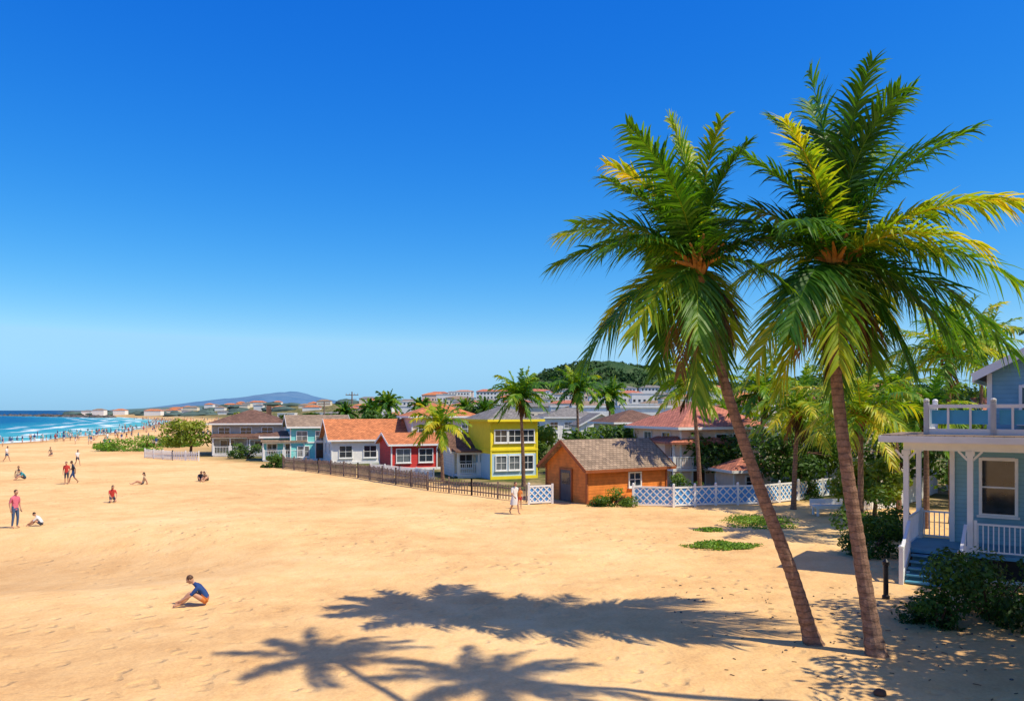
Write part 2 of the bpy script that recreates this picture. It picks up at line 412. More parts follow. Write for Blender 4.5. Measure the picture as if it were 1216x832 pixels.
r1=random.Random(3)
d1=20.0
ctrl1=[W(968,772,19.5),W(940,680,19.6),W(899,570,19.7),W(856,440,19.85)]
tips1=[(797,138,.2),(757,150,.9),(720,195,0),(710,225,-1),(735,172,-1.4),(662,277,.3),(656,320,-.4),(690,248,1.6),(693,432,0),(742,408,-1.2),(728,380,1.4),(790,440,1.2),(822,480,-.5),(812,415,-1.5),(868,452,.5),(895,405,1.5),(845,160,-1),(822,150,1.1),(888,168,.5),(865,195,-1.6),(905,240,2),(935,300,-1),(730,262,2.6),(705,315,-1.7),(765,235,-2.4),(860,250,3),(910,352,-1.6),(800,290,3.4)]
hero_palm('coconut_palm',ctrl1,d1,(827,318),tips1,r1,L=1.28,r0=.185,r1=.105)
ctrl2=[W(1042,787,18.5),W(1020,650,18.9),W(1002,530,19.2),W(991,420,19.4)]
tips2=[(966,80,.3),(1037,92,.5),(1003,105,-1.5),(932,122,1),(1064,122,-.8),(985,95,1.4),(1135,158,.3),(1110,182,-1.8),(1090,150,1.4),(1040,130,-1.2),(1200,240,0),(1165,265,-2),(1175,300,1.7),(1218,355,-.5),(1150,405,.8),(1168,425,-1.2),(1090,415,-2.2),(1045,445,-1.6),(880,440,-1.2),(903,405,-2.0),(833,290,-.5),(848,252,1),(868,178,0),(880,225,1.8),(905,170,-1.6),(938,465,.8),(1105,365,2.4),(895,330,2.6),(1012,470,1),(1060,430,1),(962,440,-1.8),(1095,320,-2.6),(905,290,-2.3)]
hero_palm('coconut_palm',ctrl2,19.6,(990,315),tips2,random.Random(9),L=1.36,r0=.19,r1=.115,dead=16)
# palms standing beside / behind the viewpoint, whose shadows fall on the sand
palm('coconut_palm',(12.4,13.4,gz(12.4,13.4)),(11.1,11.9,17.5),2.5,19,34,.65,.07,.17,.1,31,3,dead=0)
palm('coconut_palm',(8.2,4.0,gz(8.2,4)),(7.9,13.0,19.0),2.2,17,32,.55,.07,.17,.1,32,3,dead=0)
# background palms (crown seen at px,py, distance)
for i,(px,py,d,Lr,bx,yl) in enumerate([(522,508,64,2.6,4,.3),(618,474,60,2.5,4,.12),(685,463,84,3.2,2,.12),(460,482,112,2.4,0,.05),(441,488,118,2.2,0,0),(410,492,120,2.0,0,0),
     (575,492,92,2.4,0,0),(553,487,120,2.2,0,.1),(724,473,105,2.8,0,.1),(1125,425,40,3.5,6,.2),(1022,495,36,3.0,0,.25),(1060,470,44,3.2,8,.15),(948,490,46,3.2,-6,.25),(822,462,52,3.0,10,.35),(905,470,58,3.2,0,.15),(1165,420,52,3.4,0,.15),(1000,455,60,3.2,0,.15),(500,486,140,2.6,0,.1),(1100,500,38,2.6,0,.1),(870,500,66,2.8,0,.1)]):
    top=W(px,py,d); bx_=(px+bx-608)/F*d
    palm('coconut_palm',(bx_,d,gz(bx_,d)),top,Lr,24,22,.33*Lr,.0018*d+.03,.12+.0008*d,.1,100+i,2,yl,2)

# ------------------------------------------------------------------ foliage
def leafcloud(mb,c,r,n,size,rnd,m=0,clumps=14,v0=.45,flat=False):
    c=Vector(c); cl=[]
    for k in range(clumps):
        while True:
            p=Vector((rnd.uniform(-1,1),rnd.uniform(-1,1),rnd.uniform(-.7,1)))
            if .25<p.length<1: break
        cl.append((p,rnd.uniform(.28,.5),rnd.uniform(-.2,.2)))
    for i in range(n):
        p0,rr,vv=cl[i%clumps]
        d=Vector((rnd.gauss(0,1),rnd.gauss(0,1),rnd.gauss(0,1))).normalized()
        q=p0+d*rr*rnd.uniform(.6,1.05)
        p=c+Vector((q.x*r[0],q.y*r[1],q.z*r[2]))
        nrm=(d+Vector((rnd.gauss(0,.5),rnd.gauss(0,.5),rnd.gauss(0,.5)+.4))).normalized()
        a=nrm.cross(Vector((rnd.gauss(0,1),rnd.gauss(0,1),rnd.gauss(0,1)))).normalized(); b=nrm.cross(a)
        s=size*rnd.uniform(.6,1.3)
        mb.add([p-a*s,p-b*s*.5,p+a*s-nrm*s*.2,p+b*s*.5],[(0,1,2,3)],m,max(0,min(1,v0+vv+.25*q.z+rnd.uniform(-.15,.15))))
def shrub(name,x,y,r,n,size,seed,mat=LEAF,v0=.45,clumps=14,zc=.55):
    rnd=random.Random(seed); mb=MB(); z=gz(x,y)
    for k in range(7):
        an=rnd.uniform(0,6.28); mb.tube([(0,0,-.1),(math.cos(an)*r[0]*.3,math.sin(an)*r[1]*.3,r[2]*.5),(math.cos(an)*r[0]*.6,math.sin(an)*r[1]*.6,r[2]*1.0)],[.04,.03,.01],1,5)
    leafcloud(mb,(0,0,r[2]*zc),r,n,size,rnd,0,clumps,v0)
    return mb.obj(name,[mat,WOODB],loc=(x,y,z))
def tree(name,x,y,h,r,n,size,seed,mat=LEAF,v0=.45,clumps=18):
    rnd=random.Random(seed); mb=MB(); z=gz(x,y); ch=h-r[2]
    mb.tube([(0,0,-.2),(.1,.05,ch*.4),(0,0,ch*.8)],[.04*h,.03*h,.022*h],1,8)
    for k in range(8):
        an=k*.8+rnd.uniform(-.3,.3); q=rnd.uniform(.4,.75)
        mb.tube([(0,0,ch*rnd.uniform(.5,.8)),(math.cos(an)*r[0]*q*.5,math.sin(an)*r[1]*q*.5,ch*.95),(math.cos(an)*r[0]*q,math.sin(an)*r[1]*q,ch+r[2]*rnd.uniform(-.2,.5))],[.016*h,.011*h,.004*h],1,5)
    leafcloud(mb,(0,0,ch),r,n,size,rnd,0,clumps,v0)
    return mb.obj(name,[mat,WOODB],loc=(x,y,z))
shrub('garden_shrub',12.9,21.6,(1.7,1.3,1.25),5200,.075,1,v0=.25,clumps=22)
shrub('garden_shrub',11.3,21.2,(1.0,.8,.6),1800,.07,2,v0=.25)
shrub('garden_shrub',14.0,31.5,(1.5,1.0,.95),3200,.08,3,v0=.35)
shrub('garden_shrub',16.4,36,(1.6,1.2,1.3),2500,.1,33,v0=.4)
p=G(727,601); shrub('garden_shrub',p.x,p.y,(1.5,.8,.65),2400,.08,4,LEAF,.65)
p=G(820,590); shrub('garden_shrub',p.x,p.y+2,(1.5,.8,.8),1200,.1,5,LEAF,.6)
p=G(955,592); shrub('garden_shrub',p.x,p.y,(1.0,.8,.8),900,.1,6,LEAF,.5)
for i,(px,py,rx,ry) in enumerate([(903,620,2.2,2.2),(857,649,1.3,.8),(842,631,.6,.35),(1040,622,1.2,.8)]):
    p=G(px,py); shrub('beach_creeper',p.x,p.y,(rx,ry,.14),3600 if i!=2 else 700,.06,10+i,CREEP,.55,30,.5)
for i,(px,py,rx,ry,rz) in enumerate([(150,535,4.5,3,1.0),(175,531,5,4,1.3),(205,530,4,3,.9),(292,544,2,1.2,1.1),(325,555,1.2,.8,.8),(268,541,1.6,1,.8),(610,560,2,1,1.2),(650,555,2.2,1,1.6)]):
    p=G(px,py); shrub('coastal_scrub',p.x,p.y,(rx,ry,rz),1600,.2 if i<3 else .13,20+i,[CREEP,LEAF][i>2],.5)
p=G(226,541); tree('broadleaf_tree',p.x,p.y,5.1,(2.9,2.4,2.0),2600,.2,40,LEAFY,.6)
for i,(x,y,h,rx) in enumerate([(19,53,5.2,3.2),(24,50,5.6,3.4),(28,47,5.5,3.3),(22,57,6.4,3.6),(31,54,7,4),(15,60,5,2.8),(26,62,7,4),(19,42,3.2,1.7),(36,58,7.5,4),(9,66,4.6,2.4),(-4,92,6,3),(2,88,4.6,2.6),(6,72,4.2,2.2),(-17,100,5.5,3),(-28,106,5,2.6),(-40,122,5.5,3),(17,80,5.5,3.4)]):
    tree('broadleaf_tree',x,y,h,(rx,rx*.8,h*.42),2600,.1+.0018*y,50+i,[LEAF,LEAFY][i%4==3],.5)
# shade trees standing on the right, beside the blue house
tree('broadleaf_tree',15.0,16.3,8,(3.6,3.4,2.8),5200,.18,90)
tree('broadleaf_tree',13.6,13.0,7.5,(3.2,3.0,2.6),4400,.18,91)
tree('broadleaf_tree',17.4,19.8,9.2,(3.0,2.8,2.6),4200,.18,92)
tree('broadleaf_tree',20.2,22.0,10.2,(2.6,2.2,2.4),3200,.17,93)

# ------------------------------------------------------------------ buildings
def fbox(mb,face,w,d,u0,u1,z0,z1,n0,n1,m=0):
    if face=='F': mb.box(u0,u1,-n1,-n0,z0,z1,m)
    elif face=='L': mb.box(-n1,-n0,u0,u1,z0,z1,m)
    elif face=='R': mb.box(w+n0,w+n1,u0,u1,z0,z1,m)
def gable_roof(mb,w,d,h,rise,o,th=.14,axis='X',x0=0,y0=0,m=0):
    D=d if axis=='X' else w; Wd=w if axis=='X' else d; sl=rise/(D/2)
    prof=[(-o,h-sl*o),(D/2,h+rise),(D+o,h-sl*o)]; e=.004
    vs=[]
    for xx in (-o,Wd+o):
        for (q,z) in prof: vs.append((xx,q,z+e))
        for (q,z) in prof: vs.append((xx,q,z+th))
    fs=[(0,1,7,6),(1,2,8,7),(3,9,10,4),(4,10,11,5),(0,6,9,3),(2,5,11,8),(0,3,4,1),(1,4,5,2),(6,7,10,9),(7,8,11,10)]
    if axis=='Y': vs=[(b,a,c) for a,b,c in vs]
    mb.add([(a+x0,b+y0,c) for a,b,c in vs],fs,m)
def hip_roof(mb,w,d,h,rise,o,th=.16,m=0,x0=0,y0=0):
    a=[(-o,-o),(w+o,-o),(w+o,d+o),(-o,d+o)]; k=min(w,d)/2+o
    if w>=d: r=[(k-o,d/2),(w-k+o,d/2)]
    else: r=[(w/2,k-o),(w/2,d-k+o)]
    vs=[(x+x0,y+y0,h) for x,y in a]+[(x+x0,y+y0,h+th) for x,y in a]+[(x+x0,y+y0,h+th+rise) for x,y in r]
    fs=[(0,3,2,1),(0,1,5,4),(1,2,6,5),(2,3,7,6),(3,0,4,7)]
    fs+= [(4,5,9,8),(6,7,8,9),(7,4,8),(5,6,9)] if w>=d else [(4,5,8),(6,7,9),(7,4,8,9),(5,6,9,8)]
    mb.add(vs,fs,m)
def window(fr,gl,face,w,d,u,z,ww,wh,bars=1,dep=.09):
    fbox(gl,face,w,d,u,u+ww,z,z+wh,.004,.02,R.choice([0,0,1]))
    t=.08
    fbox(fr,face,w,d,u-t,u,z-t,z+wh+t,.004,dep); fbox(fr,face,w,d,u+ww,u+ww+t,z-t,z+wh+t,.004,dep)
    fbox(fr,face,w,d,u,u+ww,z+wh,z+wh+t,.004,dep); fbox(fr,face,w,d,u-t*1.6,u+ww+t*1.6,z-t*1.9,z-t-.002,.004,dep+.06); fbox(fr,face,w,d,u,u+ww,z-t,z,.004,dep)
    for b in range(bars): fbox(fr,face,w,d,u+ww*(b+1)/(bars+1)-.02,u+ww*(b+1)/(bars+1)+.02,z,z+wh,.021,.05)
    fbox(fr,face,w,d,u,u+ww,z+wh*.5-.02,z+wh*.5+.02,.021,.047)
def rail(mb,a,b,h=1.0,sp=.14,m=0,bt=.035):
    a=Vector(a);b=Vector(b); L=(b-a).length; d=(b-a)/L
    mb.beam(a+UP*h,b+UP*h,.08,.06,m); mb.beam(a+UP*.1,b+UP*.1,.05,.05,m)
    k=max(1,int(L/sp))
    for i in range(k): 
        p=a+d*(L*(i+.5)/k); mb.beam(p+UP*.125,p+UP*(h-.03),bt,bt,m)
    for p in (a,b): mb.beam(p,p+UP*(h+.12),.1,.1,m)
def house(name,px,py,rot,w,d,h,wall,roofm,rt='gable',rise=1.5,o=.4,wins=(),doors=(),base=None,trim=WHITE,porch=None,band=None,rear=0,chim=False,loc=None,lower=None,doorm=None):
    p=G(px,py) if loc is None else Vector((loc[0],loc[1],gz(loc[0],loc[1])))
    e=empty(name,(p.x,p.y+rear,p.z),rot)
    W_=MB(); z0=-.4
    hw=h
    if rt=='hip' or rt=='flat':
        W_.add([(0,0,z0),(w,0,z0),(w,d,z0),(0,d,z0),(0,0,h),(w,0,h),(w,d,h),(0,d,h)],[(0,1,5,4),(1,2,6,5),(2,3,7,6),(3,0,4,7)])
    elif rt=='gable':
        W_.add([(0,0,z0),(w,0,z0),(w,d,z0),(0,d,z0),(0,0,h),(w,0,h),(w,d,h),(0,d,h),(0,d/2,h+rise),(w,d/2,h+rise)],[(0,1,5,4),(1,2,6,9,5),(2,3,7,6),(3,0,4,8,7)])
    else:
        W_.add([(0,0,z0),(w,0,z0),(w,d,z0),(0,d,z0),(0,0,h),(w,0,h),(w,d,h),(0,d,h),(w/2,0,h+rise),(w/2,d,h+rise)],[(0,1,5,8,4),(1,2,6,5),(2,3,7,9,6),(3,0,4,7)])
    W_.obj('walls',[wall],e)
    rf=MB()
    if rt=='hip': hip_roof(rf,w,d,h,rise,o)
    elif rt=='gable': gable_roof(rf,w,d,h,rise,o)
    elif rt=='gableF': gable_roof(rf,w,d,h,rise,o,axis='Y')
    else: rf.box(-.15,w+.15,-.15,d+.15,h,h+.3)
    if chim: rf.box(w*.7,w*.7+.6,d*.5,d*.5+.6,h,h+rise+.7)
    rf.obj('roof',[roofm],e)
    tr=MB(); c=.06
    for (x,y) in ((0,0),(w,0),(0,d),(w,d)): tr.box(x-c,x+c,y-c,y+c,z0,h-.02)
    if rt=='hip': 
        for q in ((-o,w+o,-o-.03,-o-.003),): tr.box(q[0],q[1],q[2],q[3],h-.02,h+.17)
        tr.box(-o-.03,-o-.003,-o,d+o,h-.02,h+.17); tr.box(w+o+.003,w+o+.03,-o,d+o,h-.02,h+.17)
    elif rt=='gable':
        sl=rise/(d/2); tr.box(-o,w+o,-o-.03,-o-.003,h-sl*o-.03,h-sl*o+.15)
        for xx in (-o-.02,w+o+.02):
            tr.beam((xx,-o,h-sl*o+.07),(xx,d/2,h+rise+.07),.03,.2); tr.beam((xx,d/2,h+rise+.07),(xx,d+o,h-sl*o+.07),.03,.2)
    elif rt=='gableF':
        sl=rise/(w/2)
        tr.beam((-o,-o-.02,h-sl*o+.07),(w/2,-o-.02,h+rise+.07),.03,.2); tr.beam((w/2,-o-.02,h+rise+.07),(w+o,-o-.02,h-sl*o+.07),.03,.2)
    fbox(tr,'F',w,d,-.07,w+.07,z0,.25,.0,.07)
    if band: fbox(tr,'F',w,d,-.08,w+.08,band,band+.16,0,.08); fbox(tr,'R',w,d,0,d,band,band+.16,.0,.07); fbox(tr,'L',w,d,0,d,band,band+.16,.0,.07)
    fr=MB(); gl=MB()
    for q in wins: window(fr,gl,q[0],w,d,q[1],q[2],q[3],q[4],q[5] if len(q)>5 else 1)
    if wins: fr.obj('window_frames',[WHITE],e); gl.obj('window_glass',[GLASS,CURT],e)
    dm=MB()
    for q in doors:
        fbox(dm,q[0],w,d,q[1],q[1]+q[3],q[2],q[2]+q[4],.004,.05,0)
        fbox(tr,q[0],w,d,q[1]-.1,q[1],q[2],q[2]+q[4]+.1,.004,.09); fbox(tr,q[0],w,d,q[1]+q[3],q[1]+q[3]+.1,q[2],q[2]+q[4]+.1,.004,.09); fbox(tr,q[0],w,d,q[1],q[1]+q[3],q[2]+q[4],q[2]+q[4]+.1,.004,.09)
        fbox(dm,q[0],w,d,q[1]+.15,q[1]+q[3]-.15,q[2]+q[4]*.55,q[2]+q[4]*.9,.051,.065,1)
    if doors: dm.obj('door',[doorm or WOODB,GLASS],e)
    tr.obj('trim',[trim],e)
    if lower:   # differently coloured ground storey
        lo=MB(); lo.box(-.003,w+.003,-.003,d+.003,z0,lower[0]); lo.obj('lower_storey',[lower[1]],e)
    if porch:  # (u0,u1,depth,floor z,top z,roof mat,slope,rail)
        u0,u1,pd,fz,tz,rm,sl,rl=porch; pb=MB(); pr=MB()
        pb.box(u0,u1,-pd,-.08,fz-.15,fz); 
        pb.box(u0+.05,u1-.05,-pd+.05,-pd+.1,-.3,fz-.16,1)
        n=max(2,int((u1-u0)/1.9)+1)
        for i in range(n):
            x=u0+.08+(u1-u0-.16)*i/(n-1); pb.box(x-.06,x+.06,-pd+.02,-pd+.14,fz+.002,tz)
            if rl and i<n-1:
                x2=u0+.08+(u1-u0-.16)*(i+1)/(n-1); rail(pb,(x+.12,-pd+.08,fz),(x2-.12,-pd+.08,fz),.9,.17)
        pb.box(u0,u1,-pd+.01,-pd+.15,tz+.001,tz+.16)
        pr.add([(u0-.2,-pd-.25,tz+.162),(u1+.2,-pd-.25,tz+.162),(u1+.2,-.01,tz+.162+sl),(u0-.2,-.01,tz+.162+sl),
                (u0-.2,-pd-.25,tz+.28),(u1+.2,-pd-.25,tz+.28),(u1+.2,-.01,tz+.28+sl),(u0-.2,-.01,tz+.28+sl)],[(0,3,2,1),(4,5,6,7),(0,1,5,4),(1,2,6,5),(2,3,7,6),(3,0,4,7)])
        pb.obj('porch',[WHITE,trim],e); pr.obj('porch_roof',[rm],e)
    return e
wf=lambda n,u0,step,z,ww,wh: [('F',u0+i*step,z,ww,wh) for i in range(n)]
house('brown_roof_house',252,541,12,8.8,8,3.9,GREYW,R_BR,'hip',1.7,.7,wf(3,.8,2.6,2.6,1.3,.9)+wf(2,1.0,4.5,.6,1.6,1.3),[('F',4,.1,1,2)],porch=(.3,8.5,2,.3,2.2,R_BR,.3,True),chim=True)
house('brown_roof_cottage',297,541,12,5,5,2.3,GREYW,R_BR,'hip',.9,.5,wf(2,.6,2.4,.8,1.2,1),porch=(0,5,1.6,.3,2.0,R_BR,.2,True))
house('teal_house',345,547,20,6.4,6,3.9,TEAL,R_TAN,'gable',1.15,.45,wf(3,.7,2.1,2.3,1.1,1.0)+[('F',.8,.5,1.2,1.1),('F',4.6,.5,1.2,1.1),('L',1.5,2.2,1,1)],[('F',2.8,.1,1,2)],band=2.0)
house('teal_annex_house',312,547,16,4.6,4,2.6,TEAL,R_BR,'hip',.6,.4,wf(2,.5,2,.8,1,1.1),porch=(0,4.6,.9,.3,2.0,R_TAN,.15,True))
house('orange_roof_house',394,551,20,8.0,7,2.7,WALLW,R_OR,'gable',1.9,.5,[('F',.8,.7,1.3,1.2),('F',3.4,.7,1.3,1.2),('F',6.4,.7,1.2,1.2),('L',1,1,1,1.1),('L',4,1,1,1.1)],[('F',5.1,.1,.9,2)])
house('red_beach_house',462,560,22,5.6,5,2.5,REDW,R_OR,'gable',.9,.4,wf(2,.5,2.2,.8,1.3,1.2),[('F',4.5,.1,.9,2)],rear=1.5)
house('pink_upper_house',478,556,18,7.2,6,4.9,PINKW,R_OR,'hip',1.35,.5,wf(3,.7,2.4,3.2,1.3,.9),rear=7.5)
house('cream_cottage',539,566,18,3.8,4.5,2.3,CREAM,R_BR,'gable',1.35,.4,wf(2,.5,1.8,.8,1.1,1.1),(),porch=(0,3.8,1.2,.3,2.0,R_BR,.2,True))
house('yellow_house',583,569,24,4.2,5.0,4.8,YEL,R_GR,'hip',1.15,.5,[('F',.35,3.1,1.05,.95),('F',1.6,3.1,1.05,.95),('F',2.85,3.1,1.05,.95),('F',.45,.8,.9,1.1),('F',1.65,.8,.9,1.1),('F',2.9,.8,.9,1.1),('R',1,2.9,1.2,1),('R',3,2.9,1.2,1)],(),band=2.35,trim=YEL,lower=(2.1,M_('pale_blue_wall',(.45,.62,.74),.7,.06)))
house('grey_roof_house',648,527,12,10,8,4.4,WALLW,R_GR,'hip',1.6,.5,wf(4,.8,2.5,2.7,1.3,1)+wf(4,.8,2.5,.7,1.3,1.1),chim=True)
house('white_house',690,536,8,5.6,6,3.7,WALLW,R_GR,'gableF',1.5,.4,wf(2,.8,2.4,2.4,1.2,1)+wf(2,.8,2.4,.6,1.2,1.1))
house('brown_hip_house',732,548,18,6.4,6,4.2,CREAM,R_BR,'hip',1.4,.6,wf(3,.5,2.1,2.6,1.2,1)+wf(2,.6,3,.6,1.4,1.2),[('F',2.6,.1,.9,2)],porch=(0,6.2,1.5,.3,2.1,R_BR,.2,True),rear=0)
# orange wooden shed
house('orange_wooden_shed',697,599,32,6.4,4.3,2.25,ORW,R_TAN,'gable',1.45,.45,[('F',3.3,.95,.9,.8)],[('L',1.55,.02,1.15,1.95)],trim=M_('shed_trim',(.3,.09,.03),.6),doorm=M_('shed_door',(.1,.09,.09),.6))
# two-storey pink house with red roof
house('red_roof_house',812,581,20,7.4,7,4.3,PINKW,R_RED,'hip',2.0,.6,wf(3,3.0,1.5,2.9,.9,1.0)+[('F',3.2,.6,1.2,1.3),('F',5.4,.6,1.2,1.3),('L',1.4,2.9,1.1,1.1),('L',4.2,2.9,1.1,1.1)],[('F',1,.1,1,2.1)],rear=1)
def balc():
    e=empty('balcony_house',(*G(800,580).xy,0),16); b=MB(); r=MB(); g=MB(); f=MB()
    b.box(0,4.2,1.4,4,-.3,3.3,1); b.box(-.05,4.25,0,1.38,1.25,1.42,0)
    for x in (0.06,2.1,4.12): b.box(x-.07,x+.07,.05,.19,-.3,3.2,0)
    for a,c in ((.15,2.0),(2.2,4.05)): rail(b,(a,.12,1.42),(c,.12,1.42),.85,.13)
    rail(b,(.05,.2,1.42),(.05,1.3,1.42),.85,.13)
    b.obj('balcony',[WHITE,PINKW],e); hip_roof(r,4.2,4,3.22,1.0,.35); r.obj('roof',[R_RED],e)
    for u,z in ((.5,1.9),(2.6,1.9),(.5,.1),(2.6,.1)):
        g.box(u,u+1.0,1.375,1.39,z,z+1.05); 
        for q in ((u-.06,u,z-.06,z+1.11),(u+1.0,u+1.06,z-.06,z+1.11),(u,u+1.0,z-.06,z),(u,u+1.0,z+1.05,z+1.11),(u+.48,u+.52,z,z+1.05)): f.box(q[0],q[1],1.32,1.374,q[2],q[3])
    g.obj('window_glass',[GLASS],e); f.obj('window_frames',[WHITE],e)
balc()
house('small_red_roof_shed',872,585,14,2.8,2.6,1.4,PINKW,R_RED,'hip',.8,.4,[('F',.9,.4,.9,.7)])
house('red_tile_house',0,0,0,7,7,6.2,CREAM,R_RED,'hip',2.2,.6,wf(3,.8,2.2,4,1.2,1.1),loc=(24.5,60))
house('cream_house',0,0,0,9,7,4.6,WALLW,R_RED,'gable',1.8,.5,wf(3,.8,2.6,3,1.2,1.1),loc=(31,50))

# ---- distant town as one object
tb=MB(); rnd=random.Random(22)
TM=[WALLW,CREAM,PINKW,R_OR,R_GR,R_RED,R_TAN,GLASS]
occ=[]
for i in range(520):
    y=rnd.uniform(118,680) if i%3 else rnd.uniform(118,300); px=rnd.uniform(440,1000) if i%5 else rnd.uniform(240,440)
    x=(px-608)/F*y
    if x-shore(y)<110: continue
    if any(abs(x-a)<12 and abs(y-b)<12 for a,b in occ): continue
    occ.append((x,y))
    w_=rnd.uniform(7,12)*(1+y/1200); d_=rnd.uniform(7,10); h_=rnd.choice([3,3.4,5.4,6,6])*(1+y/1300); z=gz(x,y)-.5; m=rnd.choice([0,0,0,0,1,2]); rm=rnd.choice([3,3,4,4,6,5])
    if px<420: h_=min(h_,3.4)
    tb.box(x,x+w_,y,y+d_,z,z+h_,m)
    if rnd.random()<.6: hip_roof(tb,w_,d_,z+h_+.003,rnd.uniform(1.0,1.7),.4,m=rm,x0=x,y0=y)
    else: tb.box(x-.2,x+w_+.2,y-.2,y+d_+.2,z+h_+.003,z+h_+.4,0)
    for s in range(int(h_/2.7)):
        k=int(w_/2.3)
        for q in range(k):
            u=x+.7+q*(w_-1)/k; tb.box(u,u+1.1,y-.05,y-.01,z+1.2+s*2.7,z+2.4+s*2.7,7)
tb.obj('distant_town',TM)
# ---- distant trees
tb=MB()
for i in range(120):
    y=rnd.uniform(112,560); px=rnd.uniform(395,1000) if i%5 else rnd.uniform(240,400); x=(px-608)/F*y
    if x-shore(y)<90: continue
    h_=rnd.uniform(2.5,4) if px<420 else rnd.uniform(2.5,5); r_=rnd.uniform(2,4)*(1+y/700)
    leafcloud(tb,(x,y,gz(x,y)+h_*.5),(r_,r_*.7,h_*.5),130,.3+.0016*y,rnd,0,7,.45)
tb.obj('distant_trees',[LEAF])
# headland trees & tiny buildings
tb=MB(); hb=MB()
for i in range(130):
    y=rnd.uniform(700,1150); x=shore(y)+rnd.uniform(18,260)
    z=gz(x,y)
    if i%3: tb.ell((x,y,z+1),(rnd.uniform(6,14),5,rnd.uniform(1.5,4)),0,None,8,5,.4,jit=.2)
    else: 
        w_=rnd.uniform(8,18); h_=rnd.uniform(3,6); hb.box(x,x+w_,y,y+8,z-1,z+h_,rnd.choice([0,0,1])); hip_roof(hb,w_,8,z+h_+.01,1.6,.3,m=rnd.choice([3,4,6]),x0=x,y0=y)
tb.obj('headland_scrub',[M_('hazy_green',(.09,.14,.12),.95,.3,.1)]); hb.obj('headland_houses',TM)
# breakwater
rb=MB()
for i in range(260):
    u=i/260; y=930-u*250+rnd.uniform(-6,6); x=shore(y)-rnd.uniform(0,14) if i%2 else shore(y)-14-rnd.uniform(0,50)*(1-u)
    rb.ell((x,y,-.6),(rnd.uniform(2,4),3,rnd.uniform(1,2.2)),0,None,6,4,jit=.25)
rb.obj('rock_breakwater',[ROCK])

# ---- hills
def hill(name,pts,d,depth,mat,rough=1.0,n=90):
    X=[(a-608)/F*d for a,b in pts]; Z=[CH-(b-HY)/F*d for a,b in pts]
    vs=[];fs=[]; m=26
    for j in range(m+1):
        v=j/m; prof=max(0,math.sin(math.pi*v))**.8
        for i in range(n+1):
            x=X[0]+(X[-1]-X[0])*i/n; z=float(np.interp(x,X,Z)); y=d+(v-.5)*depth
            nz=noise.fractal(Vector((x*6/depth,y*6/depth,1)),1.0,2.1,5)*.16+noise.fractal(Vector((x*30/depth,y*30/depth,1)),1.0,2.1,3)*.05*rough
            vs.append((x,y,-2+(z+2)*prof*(1+nz*(z/(max(Z)+.1)))))
    for j in range(m):
        for i in range(n): fs.append((j*(n+1)+i,j*(n+1)+i+1,(j+1)*(n+1)+i+1,(j+1)*(n+1)+i))
    mb=MB(); mb.add(vs,fs); return mb.obj(name,[mat],smooth=True)
def hillmat(name,a,b,c_,s):
    t=NT(name); c=co(t); n1=t.noise(c,s,6,.7); t.l.new(t.ramp(n1,[(.35,a),(.5,b),(.68,c_)]),t.b.inputs['Base Color'])
    t.b.inputs['Roughness'].default_value=1; t.b.inputs['Specular IOR Level'].default_value=0
    t.l.new(t.bump(t.noise(c,s*4,5,.7),1,6),t.b.inputs['Normal']); return t.mat
HG=hillmat('green_hill',(.04,.095,.045),(.07,.13,.055),(.14,.17,.08),.035)
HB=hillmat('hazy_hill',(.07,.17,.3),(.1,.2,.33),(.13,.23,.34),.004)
HP=[(535,487),(575,476),(612,460),(650,442),(688,432),(735,434),(780,442),(810,451),(850,458),(900,454),(980,450),(1060,458),(1150,470),(1250,487)]
hill('green_hill',HP,900,420,HG)
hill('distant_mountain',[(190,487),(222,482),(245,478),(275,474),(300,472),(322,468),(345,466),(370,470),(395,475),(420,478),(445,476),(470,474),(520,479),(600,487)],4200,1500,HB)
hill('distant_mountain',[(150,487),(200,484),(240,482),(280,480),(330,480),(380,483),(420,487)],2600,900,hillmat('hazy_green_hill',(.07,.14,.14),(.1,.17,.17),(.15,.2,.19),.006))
tb=MB()
for i in range(1100):
    px=rnd.uniform(570,1200) if i%3 else rnd.uniform(570,820); y=rnd.uniform(700,905); x=(px-608)/F*y
    z9=float(np.interp(x,[(a-608)/F*900 for a,b in HP],[CH-(b-HY)/F*900 for a,b in HP]))
    v=(y-900)/420+.5; z=-2+(z9+2)*max(0,math.sin(math.pi*v))**.8
    leafcloud(tb,(x,y,z+.5),(6.5,5,3.2),24,1.7,rnd,0,5,.4)
tb.obj('hill_trees',[hillmat('hill_leaf',(.03,.08,.03),(.055,.12,.04),(.11,.17,.06),.05)])

